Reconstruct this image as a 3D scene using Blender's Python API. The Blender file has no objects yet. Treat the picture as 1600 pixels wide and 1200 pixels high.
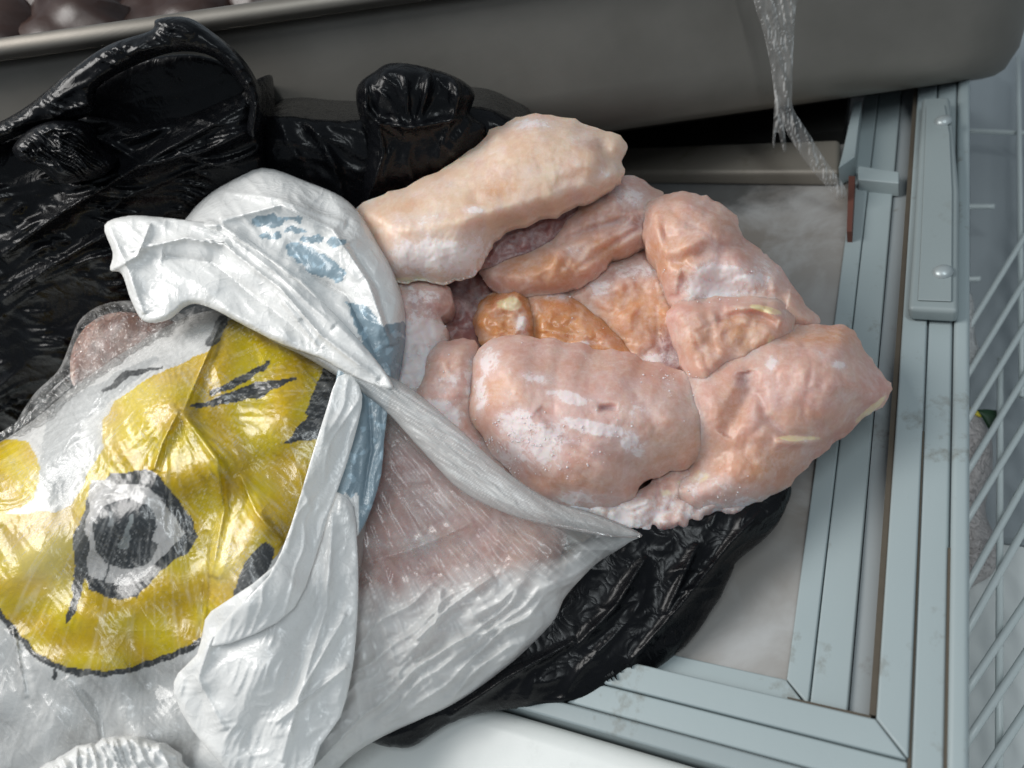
import bpy, math
import numpy as np
from mathutils import Matrix, Vector

# ------------------------------------------------------------------ camera, world, lamps
sc = bpy.context.scene
F = 1150.0                       # focal length in photo pixels (1600 wide)
ex = np.array([2047., -85., 1150.]); ex /= np.linalg.norm(ex)
ey = np.array([715., 1700., -1150.]); ey -= ex*(ex@ey); ey /= np.linalg.norm(ey)
ez = np.cross(ex, ey)
R = np.array([ex, ey, ez])       # camera axes -> world (lid plane is z = 0)
CAM = R @ np.array([0, 0, .55])
cd = bpy.data.cameras.new('camera'); cam = bpy.data.objects.new('camera', cd)
sc.collection.objects.link(cam); sc.camera = cam
M4 = Matrix([[*R[0], CAM[0]], [*R[1], CAM[1]], [*R[2], CAM[2]], [0, 0, 0, 1]])
cam.matrix_world = M4
cd.sensor_width = 36; cd.lens = 36*F/1600; cd.clip_start = .01; cd.clip_end = 50
cd.dof.use_dof = True; cd.dof.focus_distance = .43; cd.dof.aperture_fstop = 6.

w = bpy.data.worlds.new('World'); sc.world = w; w.use_nodes = True
bg = w.node_tree.nodes['Background']
bg.inputs[0].default_value = (.78, .90, 1, 1); bg.inputs[1].default_value = .26

def area(name, loc, tgt, size, power, col, sy=None):
    l = bpy.data.lights.new(name, 'AREA'); l.energy = power; l.color = col; l.size = size
    if sy: l.shape = 'RECTANGLE'; l.size_y = sy
    o = bpy.data.objects.new(name, l); sc.collection.objects.link(o); o.location = loc
    o.rotation_euler = (Vector(tgt)-Vector(loc)).to_track_quat('-Z', 'Y').to_euler(); return o
area('window_light', (-.68, -.24, 1.02), (.02, -.06, .05), .6, 13.5, (1, .98, .95))
area('added_fill_light', (.75, -.55, 1.7), (.35, 0, -.1), .12, 10.5, (.9, .97, 1), 1.2)  # unseen lamp added for highlights and to brighten the right side
sc.view_settings.view_transform = 'Standard'; sc.view_settings.look = 'None'
sc.view_settings.exposure = .03; sc.view_settings.gamma = 1
sc.cycles.max_bounces = 5; sc.cycles.diffuse_bounces = 2; sc.cycles.glossy_bounces = 3; sc.cycles.transparent_max_bounces = 14; sc.cycles.caustics_reflective = False; sc.cycles.caustics_refractive = False

# ------------------------------------------------------------------ pixel helpers
def rays(px, py):
    px = np.asarray(px, float); py = np.asarray(py, float)
    c = np.stack([(px-800)/F, -(py-600)/F, -np.ones_like(px)], -1)
    return c @ R.T
def P(px, py, z=0.):
    r = rays(px, py); t = (z-CAM[2])/r[..., 2]; return CAM + r*t[..., None]
def onplane(px, py, p0, n):
    r = rays(px, py); t = ((p0-CAM)@n)/(r@n); return CAM + r*t[..., None]
QA, QB, QC = P(600, 1160, .01), P(1240, 770, .01), P(480, 300, .17)
QN = np.cross(QB-QA, QC-QA); QN /= np.linalg.norm(QN)     # the pile leans along this plane

# ------------------------------------------------------------------ numpy noise
def hsh(i, j, s):
    i = i.astype(np.int64); j = j.astype(np.int64)
    h = (i*374761393 + j*668265263 + s*1442695041) & 0xffffffff
    h = ((h ^ (h >> 13))*1274126177) & 0xffffffff
    h = ((h ^ (h >> 15))*2246822519) & 0xffffffff
    return ((h ^ (h >> 16)) & 0xffffff)/16777216.
def perlin(x, y, s=0):
    i = np.floor(x); j = np.floor(y); fx = x-i; fy = y-j
    u = fx*fx*fx*(fx*(fx*6-15)+10); v = fy*fy*fy*(fy*(fy*6-15)+10)
    def g(a, b):
        t = hsh(i+a, j+b, s)*6.2831853
        return np.cos(t)*(fx-a)+np.sin(t)*(fy-b)
    return ((g(0, 0)*(1-u)+g(1, 0)*u)*(1-v)+(g(0, 1)*(1-u)+g(1, 1)*u)*v)*1.5
def fbm(x, y, s=0, o=4):
    r = 0; a = 1.
    for k in range(o): r = r+a*perlin(x*2**k, y*2**k, s+k*17); a *= .5
    return r
def ridge(x, y, s=0):            # sharp creases, 0..1
    return (1-np.minimum(1, np.abs(perlin(x, y, s))*1.9))**2.2
def voro(x, y, s=0):
    i = np.floor(x); j = np.floor(y); f1 = np.full(x.shape, 9.); f2 = f1.copy()
    for a in (-1, 0, 1):
        for b in (-1, 0, 1):
            d = np.hypot(i+a+hsh(i+a, j+b, s)-x, j+b+hsh(i+a, j+b, s+7)-y)
            f2 = np.minimum(f2, np.maximum(f1, d)); f1 = np.minimum(f1, d)
    return f1, f2
def folds(x, y, ang, wl, s=0, st=7., warp=.5):
    a = math.radians(ang); c, d = math.cos(a), math.sin(a)
    u = (x*c+y*d)/(wl*st); v = (-x*d+y*c)/wl
    v = v + warp*perlin(x/(wl*3), y/(wl*3), s+31)
    return ridge(u, v, s)
def crumple(x, y, sc_, s=0, ang=0, st=1.6):
    a = math.radians(ang); c, d = math.cos(a), math.sin(a)
    u = (x*c+y*d)/(sc_*st); v = (-x*d+y*c)/sc_
    w1 = .25*perlin(u*1.3, v*1.3, s+3)
    f1, f2 = voro(u+w1, v-w1, s); g1, g2 = voro(u*2.3+5, v*2.3, s+11)
    return f1*1.0+.35*g1-.5

# ------------------------------------------------------------------ polygons
def smooth_poly(pts, n=5):
    p = np.array(pts, float); m = len(p); out = []
    for i in range(m):
        a, b, c, d = p[i-1], p[i], p[(i+1) % m], p[(i+2) % m]
        for k in range(n):
            t = k/n
            out.append(.5*((2*b)+(-a+c)*t+(2*a-5*b+4*c-d)*t*t+(-a+3*b-3*c+d)*t**3))
    return np.array(out)
def inside(px, py, poly):
    r = np.zeros(px.shape, bool); q = np.roll(poly, -1, 0)
    for (x0, y0), (x1, y1) in zip(poly, q):
        if y0 == y1: continue
        r ^= ((y0 > py) != (y1 > py)) & (px < (x1-x0)*(py-y0)/(y1-y0)+x0)
    return r
def segdist(px, py, pts, closed=False):
    p = np.array(pts, float); q = np.roll(p, -1, 0)
    if not closed: p, q = p[:-1], q[:-1]
    best = np.full(px.shape, 1e18); cx = np.zeros(px.shape); cy = cx.copy(); tt = cx.copy(); n = len(p)
    for k in range(n):
        dx, dy = q[k]-p[k]; L = dx*dx+dy*dy+1e-9
        t = np.clip(((px-p[k, 0])*dx+(py-p[k, 1])*dy)/L, 0, 1)
        ax = p[k, 0]+t*dx; ay = p[k, 1]+t*dy; d = (px-ax)**2+(py-ay)**2
        m = d < best; best[m] = d[m]; cx[m] = ax[m]; cy[m] = ay[m]; tt[m] = (k+t[m])/n
    return np.sqrt(best), cx, cy, tt
def crease(px, py, pts, wd, amp, kind='ridge'):
    d, _, _, t = segdist(px, py, pts)
    e = np.sqrt(np.clip(4*t*(1-t), 0, 1))*.75+.25*(np.clip(4*t*(1-t), 0, 1) > 0)
    if kind == 'ridge': return amp*e*np.exp(-d/wd)
    return amp*e*np.exp(-(d/wd)**2)
def spots(px, py, lst):
    r = np.zeros(px.shape)
    for s in lst:
        x, y, rx, ry, a = s[:5]; an = math.radians(s[5]) if len(s) > 5 else 0
        dx = px-x; dy = py-y; u = (dx*math.cos(an)+dy*math.sin(an))/rx; v = (-dx*math.sin(an)+dy*math.cos(an))/ry
        r = np.maximum(r, a*np.exp(-(u*u+v*v)**1.5))
    return r
def stroke(px, py, pts, wds):
    d, _, _, t = segdist(px, py, pts)
    return d < np.interp(t, np.linspace(0, 1, len(wds)), wds)

# ------------------------------------------------------------------ objects
WL = {}
def put(o, wloc, parent=None):
    wloc = np.asarray(wloc, float); WL[o.name] = wloc
    sc.collection.objects.link(o)
    if parent is not None: o.parent = parent; o.location = wloc-WL[parent.name]
    else: o.location = wloc
    return o
def tag(o, label=None, cat=None, group=None, kind=None):
    if label: o['label'] = label
    if cat: o['category'] = cat
    if group: o['group'] = group
    if kind: o['kind'] = kind
    return o
def thing(name, loc, label, cat, group=None):
    return tag(put(bpy.data.objects.new(name, None), loc), label, cat, group)
def mesh(name, V, Fc, mat, parent=None, smooth=True, attrs=None):
    V = np.asarray(V, float); c = V.mean(0) if parent is not None else np.array([V[:, 0].mean(), V[:, 1].mean(), V[:, 2].min()])
    me = bpy.data.meshes.new(name); Vl = V-c
    if isinstance(Fc, np.ndarray):
        me.vertices.add(len(V)); me.vertices.foreach_set('co', Vl.astype(np.float32).ravel())
        nf, k = Fc.shape; me.loops.add(nf*k); me.loops.foreach_set('vertex_index', Fc.astype(np.int32).ravel())
        me.polygons.add(nf); me.polygons.foreach_set('loop_start', np.arange(0, nf*k, k, dtype=np.int32))
        me.update(calc_edges=True); me.validate()
    else:
        me.from_pydata(Vl.tolist(), [], Fc)
    if smooth: me.polygons.foreach_set('use_smooth', np.ones(len(me.polygons), bool))
    for k, a in (attrs or {}).items():
        at = me.attributes.new(k, 'FLOAT_COLOR', 'POINT'); at.data.foreach_set('color', a.astype(np.float32).ravel())
    me.materials.append(mat); me.update()
    return put(bpy.data.objects.new(name, me), c, parent)

def prof(t):
    t = np.clip(t, 0, 1); return np.sqrt(1-(1-t)**2)
def patch(name, outline, mat, parent=None, off=0., T=.02, Rr=60., TB=.02, res=4., front=None, masks=None,
          plane=None, jit=0., open_=False, seed=1, floor=True, edge=1.0, sm=5, base=None):
    """a closed swollen body (or, open_, a film) whose outline is traced from the photo and laid on a tilted plane"""
    poly = smooth_poly(outline, sm)
    if jit:
        s = np.arange(len(poly)); poly = poly+jit*np.stack([perlin(poly[:, 0]/9, poly[:, 1]/9, seed), perlin(poly[:, 0]/9, poly[:, 1]/9, seed+5)], -1)*2+2.6*jit*np.stack([perlin(poly[:, 0]/27, poly[:, 1]/27, seed+9), perlin(poly[:, 0]/27, poly[:, 1]/27, seed+13)], -1)
    x0, y0 = poly.min(0)-res*1.5; x1, y1 = poly.max(0)+res*1.5
    gx = np.arange(x0, x1+res, res); gy = np.arange(y0, y1+res, res)
    X, Y = np.meshgrid(gx, gy); ins = inside(X, Y, poly)
    q = ins[:-1, :-1] | ins[1:, :-1] | ins[:-1, 1:] | ins[1:, 1:]
    used = np.zeros_like(ins)
    used[:-1, :-1] |= q; used[1:, :-1] |= q; used[:-1, 1:] |= q; used[1:, 1:] |= q
    idx = np.full(ins.shape, -1); n = used.sum(); idx[used] = np.arange(n)
    x = X[used]; y = Y[used]; inn = ins[used]
    d, cx, cy, _ = segdist(x, y, poly, True)
    x = np.where(inn, x, cx); y = np.where(inn, y, cy); d = np.where(inn, d, 0)
    p0, nn = (QA, QN) if plane is None else plane
    r = rays(x, y); den = r@nn; k0 = (p0-CAM)@nn
    at_h = lambda h_: CAM+r*((k0+h_)/den)[:, None]
    pr = prof(d/Rr)
    h = T*pr
    if front is not None: h = h+front(x, y, d, pr)
    Vf = at_h(off+h); B = at_h(off+0*x)
    jj, ii = np.nonzero(q)
    ff = np.stack([idx[jj, ii], idx[jj, ii+1], idx[jj+1, ii+1], idx[jj+1, ii]], -1)[:, ::-1]
    at = {k: f(x, y, d) for k, f in (masks or {}).items()}
    if open_:
        return mesh(name, Vf, ff, mat, parent, attrs=at)
    Vb = B-nn*(TB*pr)[:, None]
    if floor: Vb[:, 2] = np.maximum(Vb[:, 2], .002)
    bmap = np.full(n, -1); k = inn.sum(); bmap[inn] = n+np.arange(k); bmap[~inn] = np.arange(n)[~inn]
    V = np.concatenate([Vf, Vb[inn]]); fb = bmap[ff][:, ::-1]
    at = {k_: np.concatenate([a, a[inn]]) for k_, a in at.items()}
    return mesh(name, V, np.concatenate([ff, fb]), mat, parent, attrs=at)

def prism(name, poly, z0, z1, mat, parent=None, bev=.001, seg=2):
    p = np.array(poly, float); m = len(p)
    a = sum(p[i, 0]*p[(i+1) % m, 1]-p[(i+1) % m, 0]*p[i, 1] for i in range(m))
    if a < 0: p = p[::-1]
    V = np.concatenate([np.c_[p, np.full(m, z0)], np.c_[p, np.full(m, z1)]])
    Fc = [list(range(m))[::-1], list(range(m, 2*m))]+[[i, (i+1) % m, m+(i+1) % m, m+i] for i in range(m)]
    o = mesh(name, V, Fc, mat, parent, smooth=False)
    if bev:
        b = o.modifiers.new('bevel', 'BEVEL'); b.width = bev; b.segments = seg; b.limit_method = 'ANGLE'; b.angle_limit = math.radians(50)
        o.data.polygons.foreach_set('use_smooth', np.ones(len(o.data.polygons), bool))
        wn = o.modifiers.new('normals', 'WEIGHTED_NORMAL'); wn.keep_sharp = False
    return o
def tube(name, pts, rad, mat, parent=None, n=8):
    pts = np.array(pts, float); m = len(pts); rad = np.broadcast_to(rad, (m,)); V = []
    for i in range(m):
        t = pts[min(i+1, m-1)]-pts[max(i-1, 0)]; t /= np.linalg.norm(t)+1e-12
        a = np.cross(t, [0, 0, 1.] if abs(t[2]) < .9 else [1., 0, 0]); a /= np.linalg.norm(a); b = np.cross(t, a)
        for k in range(n):
            g = 2*math.pi*k/n; V.append(pts[i]+rad[i]*(a*math.cos(g)+b*math.sin(g)))
    Fc = [[i*n+k, i*n+(k+1) % n, (i+1)*n+(k+1) % n, (i+1)*n+k] for i in range(m-1) for k in range(n)]
    Fc += [list(range(n))[::-1], [(m-1)*n+k for k in range(n)]]
    return mesh(name, V, Fc, mat, parent)

# ------------------------------------------------------------------ materials
class NT:
    def __init__(s, name):
        s.m = bpy.data.materials.new(name); s.m.use_nodes = True; s.t = s.m.node_tree; s.t.nodes.clear()
        s.out = s.n('ShaderNodeOutputMaterial')
    def n(s, ty, **kw):
        nd = s.t.nodes.new(ty)
        for k, v in kw.items(): setattr(nd, k, v)
        return nd
    def l(s, a, b): s.t.links.new(a, b)
    def set(s, sock, v):
        if hasattr(v, 'is_output') or isinstance(v, bpy.types.NodeSocket): s.l(v, sock)
        elif isinstance(v, tuple) and len(v) == 3 and sock.type == 'RGBA': sock.default_value = (*v, 1)
        else: sock.default_value = v
    def math(s, op, a, b=0., clamp=False):
        nd = s.n('ShaderNodeMath', operation=op, use_clamp=clamp); s.set(nd.inputs[0], a); s.set(nd.inputs[1], b); return nd.outputs[0]
    def mix(s, f, a, b):
        nd = s.n('ShaderNodeMix', data_type='RGBA'); s.set(nd.inputs[0], f); s.set(nd.inputs[6], a); s.set(nd.inputs[7], b); return nd.outputs[2]
    def coord(s): return s.n('ShaderNodeTexCoord').outputs['Object']
    def noise(s, scale, detail=4, rough=.55, dist=0, vec=None):
        nd = s.n('ShaderNodeTexNoise'); s.l(vec or s.coord(), nd.inputs['Vector'])
        nd.inputs['Scale'].default_value = scale; nd.inputs['Detail'].default_value = detail
        nd.inputs['Roughness'].default_value = rough; nd.inputs['Distortion'].default_value = dist; return nd.outputs['Fac']
    def voro(s, scale, feature='F1', vec=None):
        nd = s.n('ShaderNodeTexVoronoi', feature=feature); s.l(vec or s.coord(), nd.inputs['Vector']); nd.inputs['Scale'].default_value = scale
        return nd.outputs['Distance']
    def ramp(s, v, lo, hi):
        nd = s.n('ShaderNodeMapRange', clamp=True); s.set(nd.inputs[0], v); nd.inputs[1].default_value = lo; nd.inputs[2].default_value = hi; return nd.outputs[0]
    def crinkle(s, scale, seed=0., dist=.8):
        mp = s.n('ShaderNodeMapping'); mp.inputs['Location'].default_value = (seed, seed*.7, -seed); s.l(s.coord(), mp.inputs[0])
        n = s.noise(scale, 2, .5, dist, mp.outputs[0]); return s.math('POWER', s.math('SUBTRACT', 1., s.math('MULTIPLY', s.math('ABSOLUTE', s.math('SUBTRACT', n, .5)), 3.2, True), True), 3.)
    def attr(s, name):
        nd = s.n('ShaderNodeAttribute', attribute_name=name); return nd
    def bump(s, h, st, dist=.001, nrm=None):
        nd = s.n('ShaderNodeBump'); s.set(nd.inputs['Height'], h); nd.inputs['Strength'].default_value = st; nd.inputs['Distance'].default_value = dist
        if nrm is not None: s.l(nrm, nd.inputs['Normal'])
        return nd.outputs[0]
    def pbr(s, col, rough=.5, **kw):
        b = s.n('ShaderNodeBsdfPrincipled'); s.set(b.inputs['Base Color'], col); s.set(b.inputs['Roughness'], rough)
        for k, v in kw.items(): s.set(b.inputs[k.replace('_', ' ')], v)
        return b
    def done(s, sh): s.l(sh, s.out.inputs[0]); return s.m

def mat_meat(name, a=(.635, .40, .325), b=(.61, .325, .275), frost=.13, wet=.0):
    t = NT(name)
    at = t.attr('mask'); sep = t.n('ShaderNodeSeparateColor'); t.l(at.outputs['Color'], sep.inputs[0])
    fr, org, pur = sep.outputs; fat = at.outputs['Alpha']
    n1 = t.noise(28, 5, .6, .6); n2 = t.noise(110, 4, .6); n3 = t.noise(420, 4, .65); nf = t.noise(230, 7, .8, .3)
    n0 = t.noise(55, 6, .65, .3)
    col = t.mix(t.ramp(n1, .35, .65), a, b)
    col = t.mix(t.math('MULTIPLY', t.ramp(n0, .5, .75), .55), col, (.66, .46, .33))
    col = t.mix(t.math('MULTIPLY', t.ramp(n2, .48, .75), .35), col, (.54, .26, .21))
    mp = t.n('ShaderNodeMapping'); mp.inputs['Scale'].default_value = (1, .35, .6); mp.inputs['Rotation'].default_value = (.3, .2, .6); t.l(t.coord(), mp.inputs[0])
    fib = t.noise(150, 5, .65, 1.2, mp.outputs[0]); col = t.mix(t.math('MULTIPLY', t.ramp(fib, .5, .72), .30), col, (.74, .56, .44))
    big = t.noise(17, 3, .5, .4); col = t.mix(t.math('MULTIPLY', t.ramp(big, .5, .68), .25), col, (.62, .36, .22))
    pnk = t.noise(24, 3, .5, .4, mp.outputs[0]); col = t.mix(t.math('MULTIPLY', t.ramp(pnk, .52, .7), .45), col, (.62, .32, .30))
    col = t.mix(t.math('MULTIPLY', t.math('MULTIPLY', org, .8), t.ramp(n1, .1, .6)), col, (.60, .275, .10))
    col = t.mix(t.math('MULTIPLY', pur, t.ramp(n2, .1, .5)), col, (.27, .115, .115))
    col = t.mix(t.ramp(t.math('ADD', fat, t.math('MULTIPLY', t.math('SUBTRACT', n2, .5), .8)), .45, .62), col, (.80, .62, .37))
    nf2 = t.noise(60, 6, .7, .6)
    f = t.math('ADD', t.math('ADD', t.math('MULTIPLY', fr, 1.15), frost), t.math('ADD', t.math('MULTIPLY', t.math('SUBTRACT', nf, .5), 1.7), t.math('MULTIPLY', t.math('SUBTRACT', nf2, .5), 2.2)))
    ff = t.ramp(f, .42, .80); fsoft = t.math('MULTIPLY', t.ramp(f, -.05, .7), .42)
    fa = t.math('MAXIMUM', t.math('MULTIPLY', ff, .8), fsoft)
    col = t.mix(fa, col, (.86, .78, .78))
    hgt = t.math('ADD', t.math('ADD', t.math('MULTIPLY', n2, .6), t.math('MULTIPLY', fib, .55)), t.math('ADD', t.math('MULTIPLY', n3, .35), t.math('MULTIPLY', t.math('MULTIPLY', ff, nf), 1.6)))
    nr = t.bump(hgt, .32, .0012)
    rg = t.math('ADD', t.math('MULTIPLY', fa, .3), t.ramp(n0, .3, 1.3))
    b_ = t.pbr(col, t.math('ADD', t.math('MULTIPLY', rg, .42), .31-wet), Normal=nr, Subsurface_Weight=.55, Subsurface_Scale=.018)
    b_.inputs['Subsurface Radius'].default_value = (1, .4, .25)
    b_.inputs['Specular IOR Level'].default_value = .5
    return t.done(b_.outputs[0])
def mat_black():
    t = NT('black_film'); n = t.noise(26, 3, .5, .5); n2 = t.noise(320, 4, .6)
    h = t.math('ADD', t.math('ADD', n, t.math('MULTIPLY', t.crinkle(38, 3.), .45)), t.math('MULTIPLY', t.crinkle(95, 7.), .2))
    h = t.math('ADD', h, t.math('MULTIPLY', n2, .05))
    c = t.mix(t.ramp(n, .3, .8), (.0028, .003, .004), (.007, .0075, .009))
    b = t.pbr(c, t.math('ADD', .17, t.math('MULTIPLY', n2, .2)), Normal=t.bump(h, .3, .0025)); b.inputs['Specular IOR Level'].default_value = .20
    return t.done(b.outputs[0])
def mat_bag():
    t = NT('white_printed_film'); at = t.attr('print'); n = t.noise(40, 3, .5, .5); n2 = t.noise(260, 4); n3 = t.noise(32, 4, .6)
    h = t.math('ADD', t.math('ADD', t.math('MULTIPLY', n, .7), t.math('MULTIPLY', t.crinkle(42, 1.), .5)), t.math('ADD', t.math('MULTIPLY', t.crinkle(110, 5.), .22), t.math('MULTIPLY', t.crinkle(240, 9.), .10)))
    nr = t.bump(t.math('ADD', h, t.math('MULTIPLY', n2, .03)),   .34, .002)
    col = t.mix(t.math('MULTIPLY', t.ramp(n2, .35, .8), .10), at.outputs['Color'], (.62, .60, .58))
    b = t.pbr(col, t.math('ADD', .12, t.math('MULTIPLY', n3, .25)), Normal=nr); b.inputs['Specular IOR Level'].default_value = .5
    tr = t.n('ShaderNodeBsdfTranslucent'); t.l(col, tr.inputs[0]); t.l(nr, tr.inputs['Normal'])
    m = t.n('ShaderNodeMixShader'); m.inputs[0].default_value = .14; t.l(b.outputs[0], m.inputs[1]); t.l(tr.outputs[0], m.inputs[2])
    return t.done(m.outputs[0])
def mat_film(name, col=(.90, .90, .885), bst=.22, sc1=60.):
    """clear film: red of 'haze' = milkiness"""
    t = NT(name); at = t.attr('haze'); sep = t.n('ShaderNodeSeparateColor'); t.l(at.outputs['Color'], sep.inputs[0])
    n = t.noise(sc1*.7, 3, .5, .7); v = t.crinkle(sc1*.9, 2.); n2 = t.noise(380, 4)
    h = t.math('ADD', t.math('ADD', n, t.math('MULTIPLY', v, .5)), t.math('MULTIPLY', n2, .08))
    nr = t.bump(h, bst, .003)
    hz = t.math('MULTIPLY', sep.outputs[0], t.math('ADD', .72, t.math('MULTIPLY', n, .5)), True)
    tp = t.n('ShaderNodeBsdfTransparent'); gl = t.n('ShaderNodeBsdfGlossy'); gl.inputs['Roughness'].default_value = .17
    t.l(nr, gl.inputs['Normal']); fz = t.n('ShaderNodeFresnel'); fz.inputs[0].default_value = 1.5; t.l(nr, fz.inputs['Normal'])
    m1 = t.n('ShaderNodeMixShader'); t.l(t.math('MULTIPLY', fz.outputs[0], .7, True), m1.inputs[0]); t.l(tp.outputs[0], m1.inputs[1]); t.l(gl.outputs[0], m1.inputs[2])
    b = t.pbr(col, .28, Normal=nr); tr = t.n('ShaderNodeBsdfTranslucent'); tr.inputs[0].default_value = (*col, 1)
    m2 = t.n('ShaderNodeMixShader'); m2.inputs[0].default_value = .35; t.l(b.outputs[0], m2.inputs[1]); t.l(tr.outputs[0], m2.inputs[2])
    m3 = t.n('ShaderNodeMixShader'); t.l(hz, m3.inputs[0]); t.l(m1.outputs[0], m3.inputs[1]); t.l(m2.outputs[0], m3.inputs[2])
    return t.done(m3.outputs[0])
def mat_frame(name, col, rough=.38, dirt=.5, metal=0.):
    t = NT(name); n = t.noise(22, 6, .65, .3); n2 = t.noise(140, 5, .7); n3 = t.noise(9, 3)
    m = t.math('MULTIPLY', t.ramp(t.math('ADD', n, t.math('MULTIPLY', n2, .5)), .86, 1.08), dirt)
    c = t.mix(t.math('MULTIPLY', t.ramp(n3, .35, .7), .25), col, tuple(k*.82 for k in col))
    c = t.mix(m, c, (.13, .11, .075))
    b = t.pbr(c, t.math('ADD', rough, t.math('MULTIPLY', n2, .14)), Normal=t.bump(n2, .12, .0006), Metallic=metal)
    return t.done(b.outputs[0])
def mat_plain(name, col, rough=.5, metal=0., var=.3, scale=60., bump=.2):
    t = NT(name); n = t.noise(scale, 5, .6)
    c = t.mix(t.math('MULTIPLY', n, var), col, tuple(k*.5 for k in col))
    b = t.pbr(c, rough, Normal=t.bump(n, bump, .001), Metallic=metal); return t.done(b.outputs[0])
def mat_steel():
    t = NT('brushed_steel'); mp = t.n('ShaderNodeMapping'); mp.inputs['Scale'].default_value = (3, 3, 160); t.l(t.coord(), mp.inputs[0])
    n = t.noise(6, 5, .6, 0, mp.outputs[0]); n2 = t.noise(14, 4)
    c = t.mix(t.ramp(n2, .3, .8), (.27, .248, .22), (.20, .183, .16))
    b = t.pbr(c, t.math('ADD', .44, t.math('MULTIPLY', n, .12)), Metallic=.8, Normal=t.bump(n, .06, .001)); return t.done(b.outputs[0])
def mat_pane():
    t = NT('frosted_glass_pane'); n = t.noise(16, 5, .6, .5); n2 = t.noise(45, 6, .7); n3 = t.noise(6, 3)
    c = t.mix(t.ramp(n, .4, .62), (.28, .25, .22), (.46, .455, .445))
    c = t.mix(t.math('MULTIPLY', t.ramp(n2, .55, .85), .5), c, (.27, .25, .22))
    c = t.mix(t.math('MULTIPLY', t.ramp(n3, .45, .7), .6), c, (.52, .525, .525))
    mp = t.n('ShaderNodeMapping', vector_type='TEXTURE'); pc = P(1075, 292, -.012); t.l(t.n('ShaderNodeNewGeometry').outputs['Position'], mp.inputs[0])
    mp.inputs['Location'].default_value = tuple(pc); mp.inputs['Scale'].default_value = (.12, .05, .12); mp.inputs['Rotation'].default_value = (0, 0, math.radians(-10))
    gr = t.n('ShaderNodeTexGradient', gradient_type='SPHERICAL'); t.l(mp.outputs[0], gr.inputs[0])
    clear = t.ramp(t.math('ADD', gr.outputs['Fac'], t.math('MULTIPLY', t.math('SUBTRACT', n2, .5), .9)), .15, .6)  # mask for soft shade by the cross bar, painted into the pane colour
    c = t.mix(t.math('MULTIPLY', clear, .85), c, (.05, .05, .047))  # darkens the pane colour for the soft shade by the cross bar
    b = t.pbr(c, t.math('ADD', .22, t.math('MULTIPLY', n2, .3)), Normal=t.bump(n2, .05, .001))
    tp = t.n('ShaderNodeBsdfTransparent'); m = t.n('ShaderNodeMixShader'); m.inputs[0].default_value = .8
    t.l(tp.outputs[0], m.inputs[1]); t.l(b.outputs[0], m.inputs[2]); return t.done(m.outputs[0])

MEAT = mat_meat('frozen_chicken_flesh'); MEATF = mat_meat('frosted_chicken_flesh', frost=.28)
MEATP = mat_meat('pale_chicken_skin', (.72, .55, .41), (.70, .48, .36)); MEATK = mat_meat('pink_flesh', (.68, .40, .35), (.66, .33, .30)); MEATW = mat_meat('wet_orange_flesh', (.60, .25, .085), (.56, .24, .12), frost=.0, wet=.12)
MEATD = mat_meat('dark_shade_toned_flesh', (.36, .17, .145), (.29, .125, .115), frost=-.05)  # purplish flesh with the shade of the gaps painted into its colour
BLACK = mat_black(); BAG = mat_bag(); FILM = mat_film('clear_stretch_film'); FILMC = mat_film('crinkled_clear_film', bst=1., sc1=130.)
FRAME = mat_frame('grey_green_plastic_frame', (.345, .405, .415), dirt=.8); FRAMED = mat_frame('darker_frame_plastic', (.30, .35, .36), dirt=.8)
WHITE = mat_frame('white_enamel_panel', (.74, .76, .74), .3, .15); DIRT = mat_plain('grimy_gasket', (.10, .082, .06), .8, 0, .6, 120., .6)
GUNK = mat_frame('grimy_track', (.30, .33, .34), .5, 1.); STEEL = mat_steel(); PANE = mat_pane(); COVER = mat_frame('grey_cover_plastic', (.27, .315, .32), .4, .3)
DARK = mat_plain('shade_toned_lid_glass', (.018, .018, .017), .35); BAR = mat_frame('dull_metal_bar', (.22, .20, .17), .4, .8, .2)
RUST = mat_plain('rust_brown_seal', (.14, .05, .035), .7); WIRE = mat_plain('white_coated_wire', (.68, .74, .73), .35, 0, .1)
GREYW = mat_plain('grey_panel', (.40, .44, .46), .6, 0, .15, 9., .05); FLOORW = mat_plain('white_tray_floor', (.84, .87, .85), .45, 0, .06, 12., .1)
GREEN = mat_plain('green_label', (.012, .055, .018), .5); YEL = mat_plain('yellow_label', (.75, .62, .05), .5); SCREW = mat_frame('screw_head_metal', (.42, .47, .48), .3, .2, .4)
ICE = mat_plain('ice_crumb', (.86, .80, .80), .4, 0, .05)
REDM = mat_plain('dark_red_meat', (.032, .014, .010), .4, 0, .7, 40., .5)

# ------------------------------------------------------------------ freezer (setting)
def Xp(px, py, z=0.): return float(P(px, py, z)[0])
def Yp(px, py, z=0.): return float(P(px, py, z)[1])
YF, YN, XW = .48, -.62, -.75
fz = thing('chest_freezer', (0, -.2, -.4), 'grey-green framed chest freezer with sliding glass lid under the frozen chicken', 'freezer')
XB, X1, X2, X3 = Xp(1387, 850), Xp(1435, 850), Xp(1484, 850), Xp(1515, 850)
YB, Y2, Y3, Y4 = Yp(1225, 1089), Yp(1208, 1133), Yp(1210, 1185), Yp(1124, 1196)
ZL = -.012
XA, XA2, XA3 = Xp(1257, 850, ZL), Xp(1293, 850, ZL), Xp(1347, 850, ZL)
YA = Yp(1175, 1049, ZL)
g = .0003
prism('frame_rail', [(XB, YB), (X1-g, Y2), (X1-g, YF), (XB, YF)], -.05, 0, FRAME, fz, .0012)
prism('frame_rail', [(XW, YB), (XB-g, YB), (X1-2*g, Y2-g), (XW, Y2-g)], -.05, -.0004, FRAME, fz, .0012)
prism('frame_rail', [(X1+g, YN), (X2-g, YN), (X2-g, YF), (X1+g, YF)], -.05, -.0015, FRAME, fz, .0018)
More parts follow.
